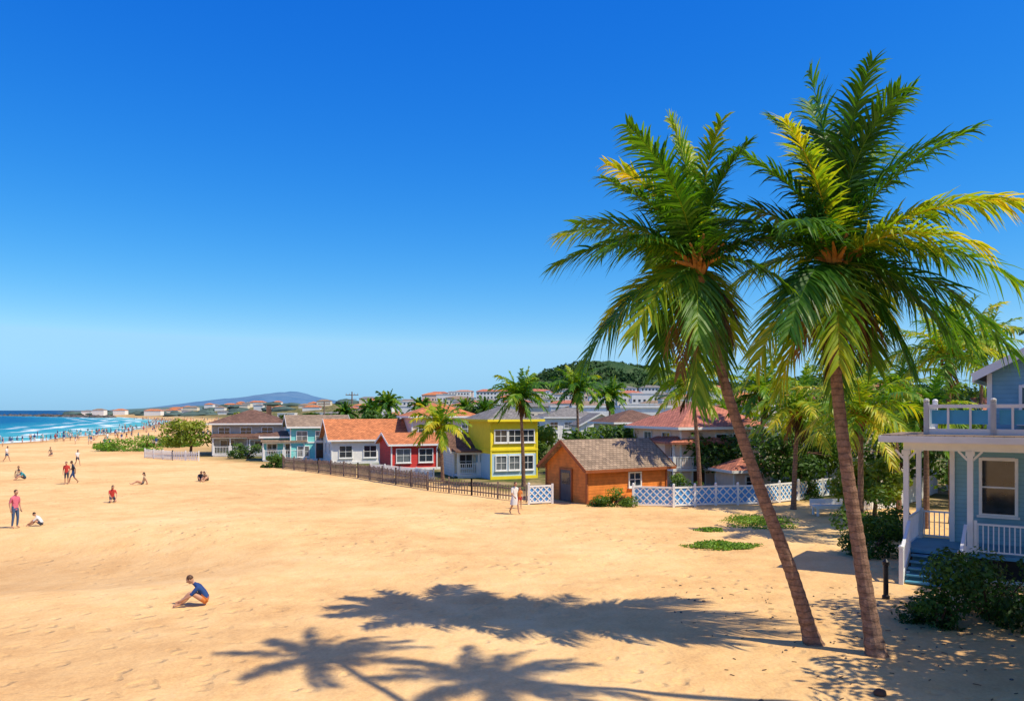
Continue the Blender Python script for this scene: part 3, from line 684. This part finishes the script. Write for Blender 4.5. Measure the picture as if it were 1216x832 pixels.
# ------------------------------------------------------------------ fences
def lat_fence(name,pts,h=1.1,pitch=.42):
    P=[G(*p) for p in pts]; mb=MB(); o=P[0]
    for a,b in zip(P[:-1],P[1:]):
        L=(b-a).length; n=max(1,round(L/1.8)); 
        for i in range(n):
            p=a.lerp(b,i/n)-o; q=a.lerp(b,(i+1)/n)-o; dv=(q-p).normalized(); l=(q-p).length
            back=Vector((-dv.y,dv.x,0))*.03
            mb.beam(p-UP*.2,p+UP*(h+.12),.13,.13); mb.ell(p+UP*(h+.17),(.08,.08,.07),0,None,6,4)
            mb.beam(p+UP*h,q+UP*h,.06,.1); mb.beam(p+UP*.12,q+UP*.12,.05,.1)
            mb.beam(p+back+UP*(h*.5+.05),q+back+UP*(h*.5+.05),.02,h*.86,1)
            k=max(1,round(l/pitch)); H=h-.12
            for j in range(-3,k):
                u=l*j/k; e=min(l,u+H); u0=max(0,u)
                if e-u0>.05: mb.beam(p+dv*u0+UP*(.12+u0-u),p+dv*e+UP*(.12+e-u),.015,.065)
                off=Vector((-dv.y,dv.x,0))*-.012
                a1=l-u0; a2=l-e
                if e-u0>.05: mb.beam(p+off+dv*a1+UP*(.12+u0-u),p+off+dv*a2+UP*(.12+e-u),.015,.065)
    p=P[-1]-o; mb.beam(p-UP*.2,p+UP*(h+.12),.13,.13)
    return mb.obj(name,[WHITE,BLUEF],loc=o)
def picket(name,pts,h=1.1,mat=WHITE,sp=.14,pw=.08,point=True,seed=1,irr=0):
    rn=random.Random(seed); P=[G(*p) for p in pts]; mb=MB(); o=P[0]
    for a,b in zip(P[:-1],P[1:]):
        L=(b-a).length; d=(b-a)/L
        for z in (.28,h*.78): mb.beam(a-o+UP*z,b-o+UP*z,.04,.08)
        for i in range(int(L/sp)):
            p=a+d*(i+.5)*sp-o; hh=h+rn.uniform(-irr,irr); off=Vector((d.y,-d.x,0))*.04
            tp=(.07 if point else .01); f1=p+off; f2=p+off*1.6
            mb.add([f1-d*pw/2+UP*.04,f1+d*pw/2+UP*.04,f1+d*pw/2+UP*hh,f1+UP*(hh+tp),f1-d*pw/2+UP*hh,
                f2-d*pw/2+UP*.04,f2+d*pw/2+UP*.04,f2+d*pw/2+UP*hh,f2+UP*(hh+tp),f2-d*pw/2+UP*hh],[(0,1,2,3,4),(9,8,7,6,5),(0,4,9,5),(1,6,7,2),(2,7,8,3),(3,8,9,4)])
        n=max(1,round(L/2.2))
        for i in range(n+1): p=a.lerp(b,i/n)-o; mb.beam(p-UP*.2,p+UP*(h+.15),.11,.11)
    return mb.obj(name,[mat],loc=o)
picket('weathered_wood_fence',[(336,556),(378,561),(425,567),(470,575),(508,581)],1.15,WOODG,.22,.13,False,2,.08)
picket('weathered_wood_fence',[(508,582),(560,588),(625,596)],.95,WOODG,.28,.07,False,3,.03)
picket('white_picket_fence',[(172,543),(205,546),(236,547)],1.0,WHITE,.25,.13)
lat_fence('blue_white_lattice_fence',[(628,599),(656,598)],1.1)
lat_fence('blue_white_lattice_fence',[(752,601),(800,602),(850,600),(902,599),(948,594),(990,588)],1.15)
picket('white_picket_fence',[(1018,607),(1066,603),(1112,585)],1.35,WHITE,.16,.1)
picket('white_picket_fence',[(440,561),(475,565),(515,569)],.8,WHITE)

# ------------------------------------------------------------------ blue house at right
def blue_house():
    ox,oy=13.8,28.0; e=empty('blue_porch_house',(ox,oy,0),-35)
    FZ=.9; RZ=4.62
    b=MB()
    b.add([(1.15,2.5,-.4),(10,2.5,-.4),(10,10,-.4),(1.15,10,-.4),(1.15,2.5,RZ),(10,2.5,RZ),(10,10,RZ),(1.15,10,RZ)],[(0,1,5,4),(1,2,6,5),(2,3,7,6),(3,0,4,7),(4,5,6,7)])
    x0,x1,y0,y1,z0,z1,zr=2.3,9.3,2.9,9.6,RZ+.16,7.1,9.0
    b.add([(x0,y0,z0),(x1,y0,z0),(x1,y1,z0),(x0,y1,z0),(x0,y0,z1),(x1,y0,z1),(x1,y1,z1),(x0,y1,z1),((x0+x1)/2,y0,zr),((x0+x1)/2,y1,zr)],[(0,1,5,8,4),(1,2,6,5),(2,3,7,9,6),(3,0,4,7)])
    b.obj('walls',[BLUEH],e)
    r=MB(); gable_roof(r,x1-x0,y1-y0,z1,zr-z1,.45,.16,'Y',x0,y0); r.obj('roof',[R_BR],e)
    tr=MB(); sl=(zr-z1)/((x1-x0)/2); xm=(x0+x1)/2
    for a,c in (((x0-.5,y0-.49,z1-sl*.5+.06),(xm,y0-.49,zr+.06)),((xm,y0-.49,zr+.06),(x1+.5,y0-.49,z1-sl*.5+.06))): tr.beam(a,c,.06,.28)
    tr.box(x0-.52,x0-.46,y0-.45,y1+.45,z1-sl*.5-.12,z1-sl*.5+.14)
    for x,y,za,zb in ((1.15,2.5,-.4,RZ),(10,2.5,-.4,RZ),(x0,y0,z0,z1-.05),(x1,y0,z0,z1-.05)): tr.box(x-.08,x+.08,y-.08,y+.08,za,zb-.01)
    tr.box(-.7,10.4,-.6,3.4,RZ+.002,RZ+.03); 
    tr.box(-.78,10.4,-.68,-.6,RZ-.02,RZ+.2); tr.box(-.78,-.7,-.6,3.4,RZ-.02,RZ+.2)
    tr.box(-.08,10,-.08,.08,RZ-.3,RZ); tr.box(-.08,.08,.082,2.9,RZ-.3,RZ)
    for x,y in ((0,0),(1.95,0),(5.2,0),(8.4,0),(0,2.8)):
        tr.box(x-.085,x+.085,y-.085,y+.085,FZ,RZ-.302); tr.box(x-.13,x+.13,y-.13,y+.13,FZ+.002,FZ+.22); tr.box(x-.13,x+.13,y-.13,y+.13,RZ-.46,RZ-.304)
        if y==0:
            for s in (-1,1): tr.beam((x+s*.08,y,RZ-.6),(x+s*.35,y,RZ-.3),.05,.07)
    rail(tr,(2.1,0,FZ),(5.1,0,FZ),1.0,.15); rail(tr,(5.3,0,FZ),(8.3,0,FZ),1.0,.15)
    rail(tr,(0,.12,FZ),(0,2.7,FZ),1.0,.15); rail(tr,(.1,2.85,FZ),(1.1,2.85,FZ),1.0,.15)
    tr.box(-.05,10,-.02,.04,-.3,.1)
    tr.obj('white_trim',[WHITE],e)
    fl=MB(); fl.box(-.15,10,-.15,3.0,FZ-.12,FZ-.001); fl.box(-.02,9.9,.05,2.9,-.3,FZ-.121,1); fl.obj('porch_floor',[BLUES,DARKW],e)  # near-black block stands in for shade under the porch floor
    rt=MB(); rt.box(-.7,10.4,-.6,3.4,RZ+.032,RZ+.24); rt.obj('porch_roof',[R_TAN],e)
    st=MB(); n=5; run=.3
    for i in range(n):
        z=FZ-(i+1)*FZ/(n+.0)*.98+.02; st.box(.2,1.75,-.15-(i+1)*run,-.15-i*run+.03,z-.05,z+.0); st.box(.22,1.73,-.15-i*run-.0,-.15-i*run+.02,z-.3,z-.051,0)
    st.obj('steps',[BLUES],e)
    sr=MB()
    for x in (.12,1.83):
        a=Vector((x,-.15,FZ)); c=Vector((x,-.15-n*run-.1,-.02))
        sr.beam(a-UP*.12,c+UP*.02,.07,.3)
        sr.beam(a+UP*.95,c+UP*1.0,.1,.07)
        for k in range(8):
            p=a.lerp(c,(k+.5)/8); sr.beam(p,p+UP*.95,.04,.04)
        sr.beam(c-UP*.1,c+UP*1.15,.13,.13); sr.ell(c+UP*1.2,(.09,.09,.08),0,None,8,5)
    sr.obj('stair_railing',[WHITE],e)
    dr=MB(); dp=MB(); z=RZ+.25
    segs=[((.6,.25),(2.6,.25)),((2.6,.25),(4.8,.25)),((4.8,.25),(7,.25)),((7,.25),(9.4,.25)),((.6,.25),(.6,2.4))]
    for (xa,ya),(xb,yb) in segs:
        A=Vector((xa,ya,z)); B=Vector((xb,yb,z)); dv=(B-A).normalized()
        dr.beam(A+UP*.97,B+UP*.97,.12,.12); dr.beam(A+UP*.1,B+UP*.1,.09,.2)
        nrm=Vector((dv.y,-dv.x,0))
        for q in (A,B): dr.beam(q,q+UP*1.12,.16,.16); dr.ell(q+UP*1.17,(.1,.1,.08),0,None,8,5)
        k=max(2,int((B-A).length/.5))
        for j in range(1,k): p=A.lerp(B,j/k); dr.beam(p+UP*.2,p+UP*.92,.07,.05)
        m1=A.lerp(B,.08)-nrm*.07; m2=A.lerp(B,.92)-nrm*.07
        dp.beam(m1+UP*.6,m2+UP*.6,.03,.48)
    dr.obj('deck_railing',[WHITE],e); dp.obj('deck_panels',[BLUED],e)
    fr=MB(); gl=MB()
    def win(u,z,ww,wh,y,bars=1):
        gl.box(u,u+ww,y-.02,y-.004,z,z+wh)
        for q in ((u-.1,u,z-.1,z+wh+.1),(u+ww,u+ww+.1,z-.1,z+wh+.1),(u,u+ww,z+wh,z+wh+.12),(u,u+ww,z-.1,z)): fr.box(q[0],q[1],y-.1,y-.003,q[2],q[3])
        fr.box(u-.16,u+ww+.16,y-.17,y-.101,z-.14,z-.06); fr.box(u,u+ww,y-.06,y-.021,z+wh/2-.03,z+wh/2+.03)
        for k in range(bars): fr.box(u+ww*(k+1)/(bars+1)-.02,u+ww*(k+1)/(bars+1)+.02,y-.055,y-.021,z,z+wh/2-.031)
    win(2.1,2.0,1.0,1.9,2.5,0); win(6.2,2.0,1.1,1.8,2.5,0); win(3.3,5.3,.95,1.2,2.9); win(6,5.3,.95,1.2,2.9)
    dd=MB(); dd.box(4.1,5.05,2.44,2.49,FZ,FZ+2.15); dd.obj('door',[WHITE],e)
    fr.obj('window_frames',[WHITE],e); gl.obj('window_glass',[GLASS],e)
blue_house()

def bollard():
    p=G(1052,712); mb=MB(); mb.tube([(0,0,-.1),(0,0,.1),(0,0,.12),(0,0,1.0),(0,0,1.02),(0,0,1.12),(0,0,1.2)],[.11,.11,.075,.07,.1,.1,.03],0,12)
    mb.obj('garden_bollard',[METAL],loc=p)
bollard()
def bench():
    p=G(985,612); mb=MB()
    for k in range(4): mb.box(-.95,.95,-.4+k*.21,-.22+k*.21,.52,.57)
    for x in (-.8,.7): mb.box(x,x+.1,-.38,-.28,0,.52); mb.box(x,x+.1,.28,.38,0,.52); mb.box(x+.02,x+.08,-.28,.28,.42,.5)
    mb.box(-.9,.9,-.41,-.385,.4,.52); mb.box(-.9,.9,.44,.49,.58,.85)
    for x in (-.85,-.3,.25,.8): mb.box(x,x+.06,.49,.53,.3,.85)
    mb.obj('white_bench',[WHITE],loc=p)
bench()
def pole(px,py_top,d):
    t_=W(px,py_top,d); z=gz(t_.x,d); mb=MB(); H=t_.z-z
    mb.tube([(0,0,-.3),(0,0,H)],[.16,.1],0,8); mb.beam((-1,0,H-.5),(1,0,H-.5),.1,.12); mb.beam((-.7,0,H-1.2),(.7,0,H-1.2),.1,.1)
    for x in (-.9,-.4,.4,.9): mb.tube([(x,0,H-.44),(x,0,H-.2)],[.05,.03],1,6)
    mb.obj('utility_pole',[WOODG,CONC],loc=(t_.x,d,z))
pole(418,465,125); pole(385,476,135); pole(555,470,130); pole(527,478,150)

# litter / stones near palms
lb=MB(); rn=random.Random(8)
for i in range(170):
    x=rn.uniform(4.5,13); y=rn.uniform(14.5,26)
    z=gz(x,y)
    if rn.random()<.3: lb.ell((x,y,z+.01),(rn.uniform(.02,.07),rn.uniform(.02,.05),rn.uniform(.015,.035)),0,None,6,4,jit=.15)
    else:
        a=rn.uniform(0,6.28); l=rn.uniform(.04,.16); lb.beam((x,y,z+.015),(x+math.cos(a)*l,y+math.sin(a)*l,z+.02),.018,.01,1)
lb.ell((G(1045,826))+UP*.04,(.13,.12,.09),1,None,10,6,jit=.05)
lb.obj('beach_litter',[ROCK,WOODB])

# ------------------------------------------------------------------ people
SK=M_('skin',(.5,.27,.17),.55,.06); SK2=M_('tanned_skin',(.3,.15,.09),.55,.06)
HAIR=M_('dark_hair',(.025,.015,.01),.5,.2); HAIRB=M_('brown_hair',(.1,.05,.025),.5,.2)
LIP=M_('lips',(.4,.12,.1),.5)
def cloth(n,c): return M_(n,c,.85,.1,8,.3,30)
C={'pink':cloth('pink_cloth',(.6,.14,.2)),'blue':cloth('navy_cloth',(.02,.06,.2)),'grey':cloth('dark_cloth',(.04,.05,.08)),'white':cloth('white_cloth',(.7,.68,.66)),
   'red':cloth('red_cloth',(.5,.05,.04)),'teal':cloth('teal_cloth',(.05,.3,.35)),'orange':cloth('orange_cloth',(.6,.2,.05)),'denim':cloth('denim',(.06,.1,.2)),'tan':cloth('tan_cloth',(.5,.36,.22))}
POSE={
 'stand':dict(pel=(0,0,.93),spi=(0,.01,1.12),che=(0,.0,1.33),nek=(0,.0,1.47),hed=(0,-.03,1.56),
   hL=(.09,0,.88),kL=(.11,-.03,.49),aL=(.12,.03,.08),tL=(.14,-.13,.035),hR=(-.09,0,.88),kR=(-.1,.0,.49),aR=(-.12,.05,.08),tR=(-.14,-.11,.035),
   sL=(.18,.0,1.39),eL=(.24,.04,1.12),wL=(.23,-.06,.89),pL=(.225,-.09,.81),sR=(-.18,.0,1.39),eR=(-.24,.05,1.12),wR=(-.24,-.02,.88),pR=(-.235,-.04,.8)),
 'walk':dict(pel=(0,0,.91),spi=(0,-.01,1.1),che=(0,-.03,1.31),nek=(0,-.04,1.45),hed=(0,-.08,1.54),
   hL=(.09,0,.86),kL=(.1,-.2,.5),aL=(.1,-.28,.1),tL=(.11,-.44,.06),hR=(-.09,0,.86),kR=(-.1,.06,.47),aR=(-.1,.34,.14),tR=(-.1,.24,.035),
   sL=(.18,-.01,1.37),eL=(.23,.13,1.13),wL=(.22,.14,.9),pL=(.21,.12,.82),sR=(-.18,-.03,1.37),eR=(-.22,-.1,1.11),wR=(-.19,-.29,.97),pR=(-.18,-.36,.93)),
 'sit':dict(pel=(0,0,.13),spi=(0,-.06,.3),che=(0,-.19,.48),nek=(0,-.3,.58),hed=(0,-.39,.65),
   hL=(.1,-.03,.13),kL=(.17,-.42,.4),aL=(.13,-.7,.08),tL=(.14,-.87,.04),hR=(-.1,-.03,.13),kR=(-.19,-.4,.33),aR=(-.1,-.62,.07),tR=(-.12,-.79,.04),
   sL=(.18,-.22,.52),eL=(.23,-.43,.3),wL=(.17,-.64,.19),pL=(.14,-.72,.15),sR=(-.18,-.22,.52),eR=(-.25,-.4,.28),wR=(-.14,-.58,.17),pR=(-.11,-.66,.14)),
 'sitback':dict(pel=(0,0,.12),spi=(0,.04,.3),che=(0,.1,.5),nek=(0,.1,.64),hed=(0,.07,.74),
   hL=(.1,-.03,.12),kL=(.13,-.42,.32),aL=(.12,-.75,.07),tL=(.13,-.88,.12),hR=(-.1,-.03,.12),kR=(-.12,-.45,.2),aR=(-.12,-.86,.07),tR=(-.13,-.95,.15),
   sL=(.18,.1,.56),eL=(.26,.2,.32),wL=(.26,.3,.08),pL=(.27,.25,.035),sR=(-.18,.1,.56),eR=(-.26,.2,.32),wR=(-.26,.3,.08),pR=(-.27,.25,.035)),
 'kneel':dict(pel=(0,0,.34),spi=(0,-.04,.52),che=(0,-.1,.72),nek=(0,-.13,.86),hed=(0,-.18,.94),
   hL=(.1,-.02,.3),kL=(.15,-.36,.08),aL=(.12,.08,.07),tL=(.12,.24,.04),hR=(-.1,-.02,.3),kR=(-.15,-.36,.08),aR=(-.12,.08,.07),tR=(-.12,.24,.04),
   sL=(.18,-.11,.78),eL=(.22,-.24,.54),wL=(.16,-.42,.4),pL=(.13,-.48,.36),sR=(-.18,-.11,.78),eR=(-.22,-.24,.54),wR=(-.16,-.42,.4),pR=(-.13,-.48,.36))}
RAD=dict(pel=.135,spi=.115,che=.14,nek=.06,hed=.05,hL=.095,kL=.06,aL=.038,tL=.032,hR=.095,kR=.06,aR=.038,tR=.032,sL=.066,eL=.043,wL=.028,pL=.034,sR=.066,eR=.043,wR=.028,pR=.034)
BON=[('pel','spi','top'),('spi','che','top'),('che','nek','top'),('nek','hed','skin'),('pel','hL','bot'),('hL','kL','thigh'),('kL','aL','shin'),('aL','tL','foot'),
     ('pel','hR','bot'),('hR','kR','thigh'),('kR','aR','shin'),('aR','tR','foot'),('che','sL','top'),('sL','eL','uarm'),('eL','wL','farm'),('wL','pL','hand'),('che','sR','top'),('sR','eR','uarm'),('eR','wR','farm'),('wR','pR','hand')]
def skin_body(pose):
    J=POSE[pose]; names=list(J); me=bpy.data.meshes.new('tmp'); me.from_pydata([J[n] for n in names],[(names.index(a),names.index(b)) for a,b,_ in BON],[])
    o=bpy.data.objects.new('tmp',me); scene.collection.objects.link(o)
    o.modifiers.new('s','SKIN')
    sv=me.skin_vertices[0].data
    for i,n in enumerate(names):
        r=RAD[n]; sv[i].radius=(r*(1.15 if n in('pel','spi','che') else 1),r*(.85 if n in('pel','spi','che') else 1)); sv[i].use_root=(n=='pel')
    ss_=o.modifiers.new('u','SUBSURF'); ss_.levels=1; ss_.render_levels=1
    bpy.context.view_layer.update(); dg=bpy.context.evaluated_depsgraph_get(); ev=o.evaluated_get(dg); m2=ev.to_mesh()
    vs=[v.co.copy() for v in m2.vertices]; fs=[tuple(p.vertices) for p in m2.polygons]; ev.to_mesh_clear()
    bpy.data.objects.remove(o); bpy.data.meshes.remove(me)
    lab=[]
    for f in fs:
        c=sum((vs[i] for i in f),Vector())/len(f); best=None
        for a,b,l in BON:
            A=Vector(J[a]);B=Vector(J[b]); ab=B-A; u=max(0,min(1,(c-A).dot(ab)/ab.length_squared)); dd=(c-A-ab*u).length/((RAD[a]+RAD[b])*.5)
            if best is None or dd<best[0]: best=(dd,l,u)
        lab.append((best[1],best[2]))
    return vs,fs,lab
BODY={k:skin_body(k) for k in POSE}
def person(name,px,py,pose,face,top,bot,hair=HAIR,skin=SK,scale=1.0,long_hair=False,sleeve=.8,leg=.6,dress=False,mats=None,parent=None,xy=None):
    vs,fs,lab=BODY[pose]; J=POSE[pose]; mb=MB(); M4=[skin,C[top],C[bot],hair,LIP,WHITE,HAIR]
    mm=[]
    for l,u in lab:
        m=0
        if l=='top': m=1
        elif l=='uarm': m=1 if u<sleeve else 0
        elif l=='bot': m=2
        elif l=='thigh': m=2 if u<leg or leg>1 else 0
        elif l=='shin': m=2 if leg>1 and u<(leg-1) else 0
        mm.append(m)
    for f,m in zip(fs,mm): mb.f.append(f); mb.m.append(m); mb.a.append(.5)
    mb.v=[tuple(v) for v in vs]
    hd=Vector(J['hed']); nk=Vector(J['nek']); ax=(hd-nk).normalized(); tilt=math.atan2(-(ax.y),ax.z)*.6
    Mh=Matrix.Rotation(tilt,3,'X'); hc=hd+Mh@Vector((0,-.015,.085))
    def h(c,r,m,nu=12,nv=8,zmin=-1): mb.ell(hc+Mh@Vector(c),r,m,Mh,nu,nv,zmin=zmin)
    h((0,0,0),(.076,.092,.112),0,16,12); h((0,-.03,-.06),(.05,.05,.045),0)
    h((0,-.095,-.012),(.012,.018,.024),0,8,6); 
    for s in (-1,1):
        h((s*.03,-.08,.008),(.014,.01,.008),5,8,6); h((s*.03,-.088,.008),(.007,.005,.006),6,6,5); h((s*.03,-.083,.026),(.017,.008,.004),3,6,5)
        h((s*.078,.005,-.005),(.01,.02,.03),0,8,6)
    h((0,-.083,-.052),(.024,.008,.007),4,8,5)
    h((0,.022,.03),(.085,.092,.1),3,14,10,-.35)
    if long_hair: h((0,.07,-.09),(.07,.04,.15),3)
    for s,k in ((1,'L'),(-1,'R')):
        w_=Vector(J['w'+k]); p=Vector(J['p'+k]); dv=(p-w_).normalized(); sd=dv.cross(Vector((s*1.0,0,.2))).normalized(); pn=dv.cross(sd)
        for q in range(4):
            l=(.065,.078,.072,.055)[q]; b0=p+dv*.022+sd*((q-1.5)*.018)
            mb.tube([b0-dv*.03,b0+dv*l*.35,b0+dv*l*.7-pn*s*.012,b0+dv*l-pn*s*.03],[.01,.009,.008,.005],0,6)
        t0=w_.lerp(p,.5)-sd*.022; mb.tube([t0,t0-sd*.022+dv*.022,t0-sd*.026+dv*.05],[.012,.01,.006],0,6)
    if dress:
        pl=Vector(J['pel']); n=14; vs2=[];fs2=[]
        for k,(z,r) in enumerate(((.18,.135),(0,.17),(-.2,.21),(-.4,.24))):
            for i in range(n):
                a=6.283*i/n; rr=r*(1+.06*math.cos(a*5)); vs2.append(pl+Vector((math.cos(a)*rr,math.sin(a)*rr*.85,z)))
        for k in range(3):
            for i in range(n): fs2.append((k*n+i,k*n+(i+1)%n,(k+1)*n+(i+1)%n,(k+1)*n+i))
        mb.add(vs2,fs2,2)
    g=G(px,py) if xy is None else Vector((xy[0],xy[1],gz(*xy)))
    o=mb.obj(name,M4,parent,smooth=True,loc=g); o.scale=(scale,)*3; o.rotation_euler=(0,0,math.radians(face)); return o
# face: 0 = towards the viewpoint, -90 = to the left
person('sitting_man',246,714,'sit',-75,'blue','orange',HAIRB,SK,1.08,leg=.35)
person('standing_man',18,628,'stand',70,'pink','denim',HAIRB,SK,1.05,leg=1.9)
person('sitting_child',50,625,'sit',-80,'white','grey',HAIR,SK,.8,leg=.4)
person('walking_woman',611,610,'walk',30,'white','white',HAIRB,SK,1.03,long_hair=True,dress=True,leg=.2)
person('standing_child',617,604,'stand',10,'orange','red',HAIR,SK,.72,leg=.5)
person('kneeling_woman',133,596,'kneel',40,'red','grey',HAIR,SK,.95,long_hair=True)
person('sitting_woman',170,575,'sitback',-60,'tan','grey',HAIR,SK,1,long_hair=True,sleeve=.2,leg=.2)
person('sitting_man',238,571,'sit',30,'grey','blue',HAIR,SK2,1.0)
person('sitting_woman',246,571,'sit',-10,'tan','grey',HAIR,SK,1.0,long_hair=True)
person('standing_man',79,575,'stand',10,'red','grey',HAIR,SK,1.0,leg=1.0)
person('walking_man',87,574,'walk',-60,'grey','blue',HAIR,SK2,1.02,leg=1.0)
person('walking_woman',92,553,'walk',60,'white','grey',HAIR,SK,.95,long_hair=True)
person('sitting_woman',30,569,'sit',-40,'teal','grey',HAIR,SK,1.05)
person('sitting_man',22,566,'sitback',30,'tan','blue',HAIR,SK2,1)
person('sitting_woman',61,541,'kneel',0,'tan','grey',HAIR,SK,1)
person('walking_man',8,548,'walk',90,'white','denim',HAIR,SK,1)
crowd=empty('beach_crowd',(0,0,0)); rn=random.Random(77); protos=[]
cl=list(C)
for i in range(12): protos.append(person('beachgoer',0,600,rn.choice(['stand','walk','stand','walk','kneel','sit']),0,rn.choice(cl),rn.choice(cl),rn.choice([HAIR,HAIRB]),rn.choice([SK,SK2]),1,xy=(0,0)))
for i in range(400):
    y=rn.uniform(115,200) if i%6==0 else rn.uniform(150,560); x=shore(y)+rn.choice([rn.uniform(-3,14),rn.uniform(2,50)])
    if x>-.42*y and rn.random()<.4: continue
    pr=protos[i%12]
    o=bpy.data.objects.new('beachgoer',pr.data); scene.collection.objects.link(o); o.parent=crowd; o.location=(x,y,gz(x,y)); o.rotation_euler=(0,0,rn.uniform(0,6.28)); s=rn.uniform(.85,1.0); o.scale=(s,s,s)
for p_ in protos: bpy.data.objects.remove(p_)
print('objects',len(bpy.data.objects),'faces',sum(len(m.polygons) for m in bpy.data.meshes))
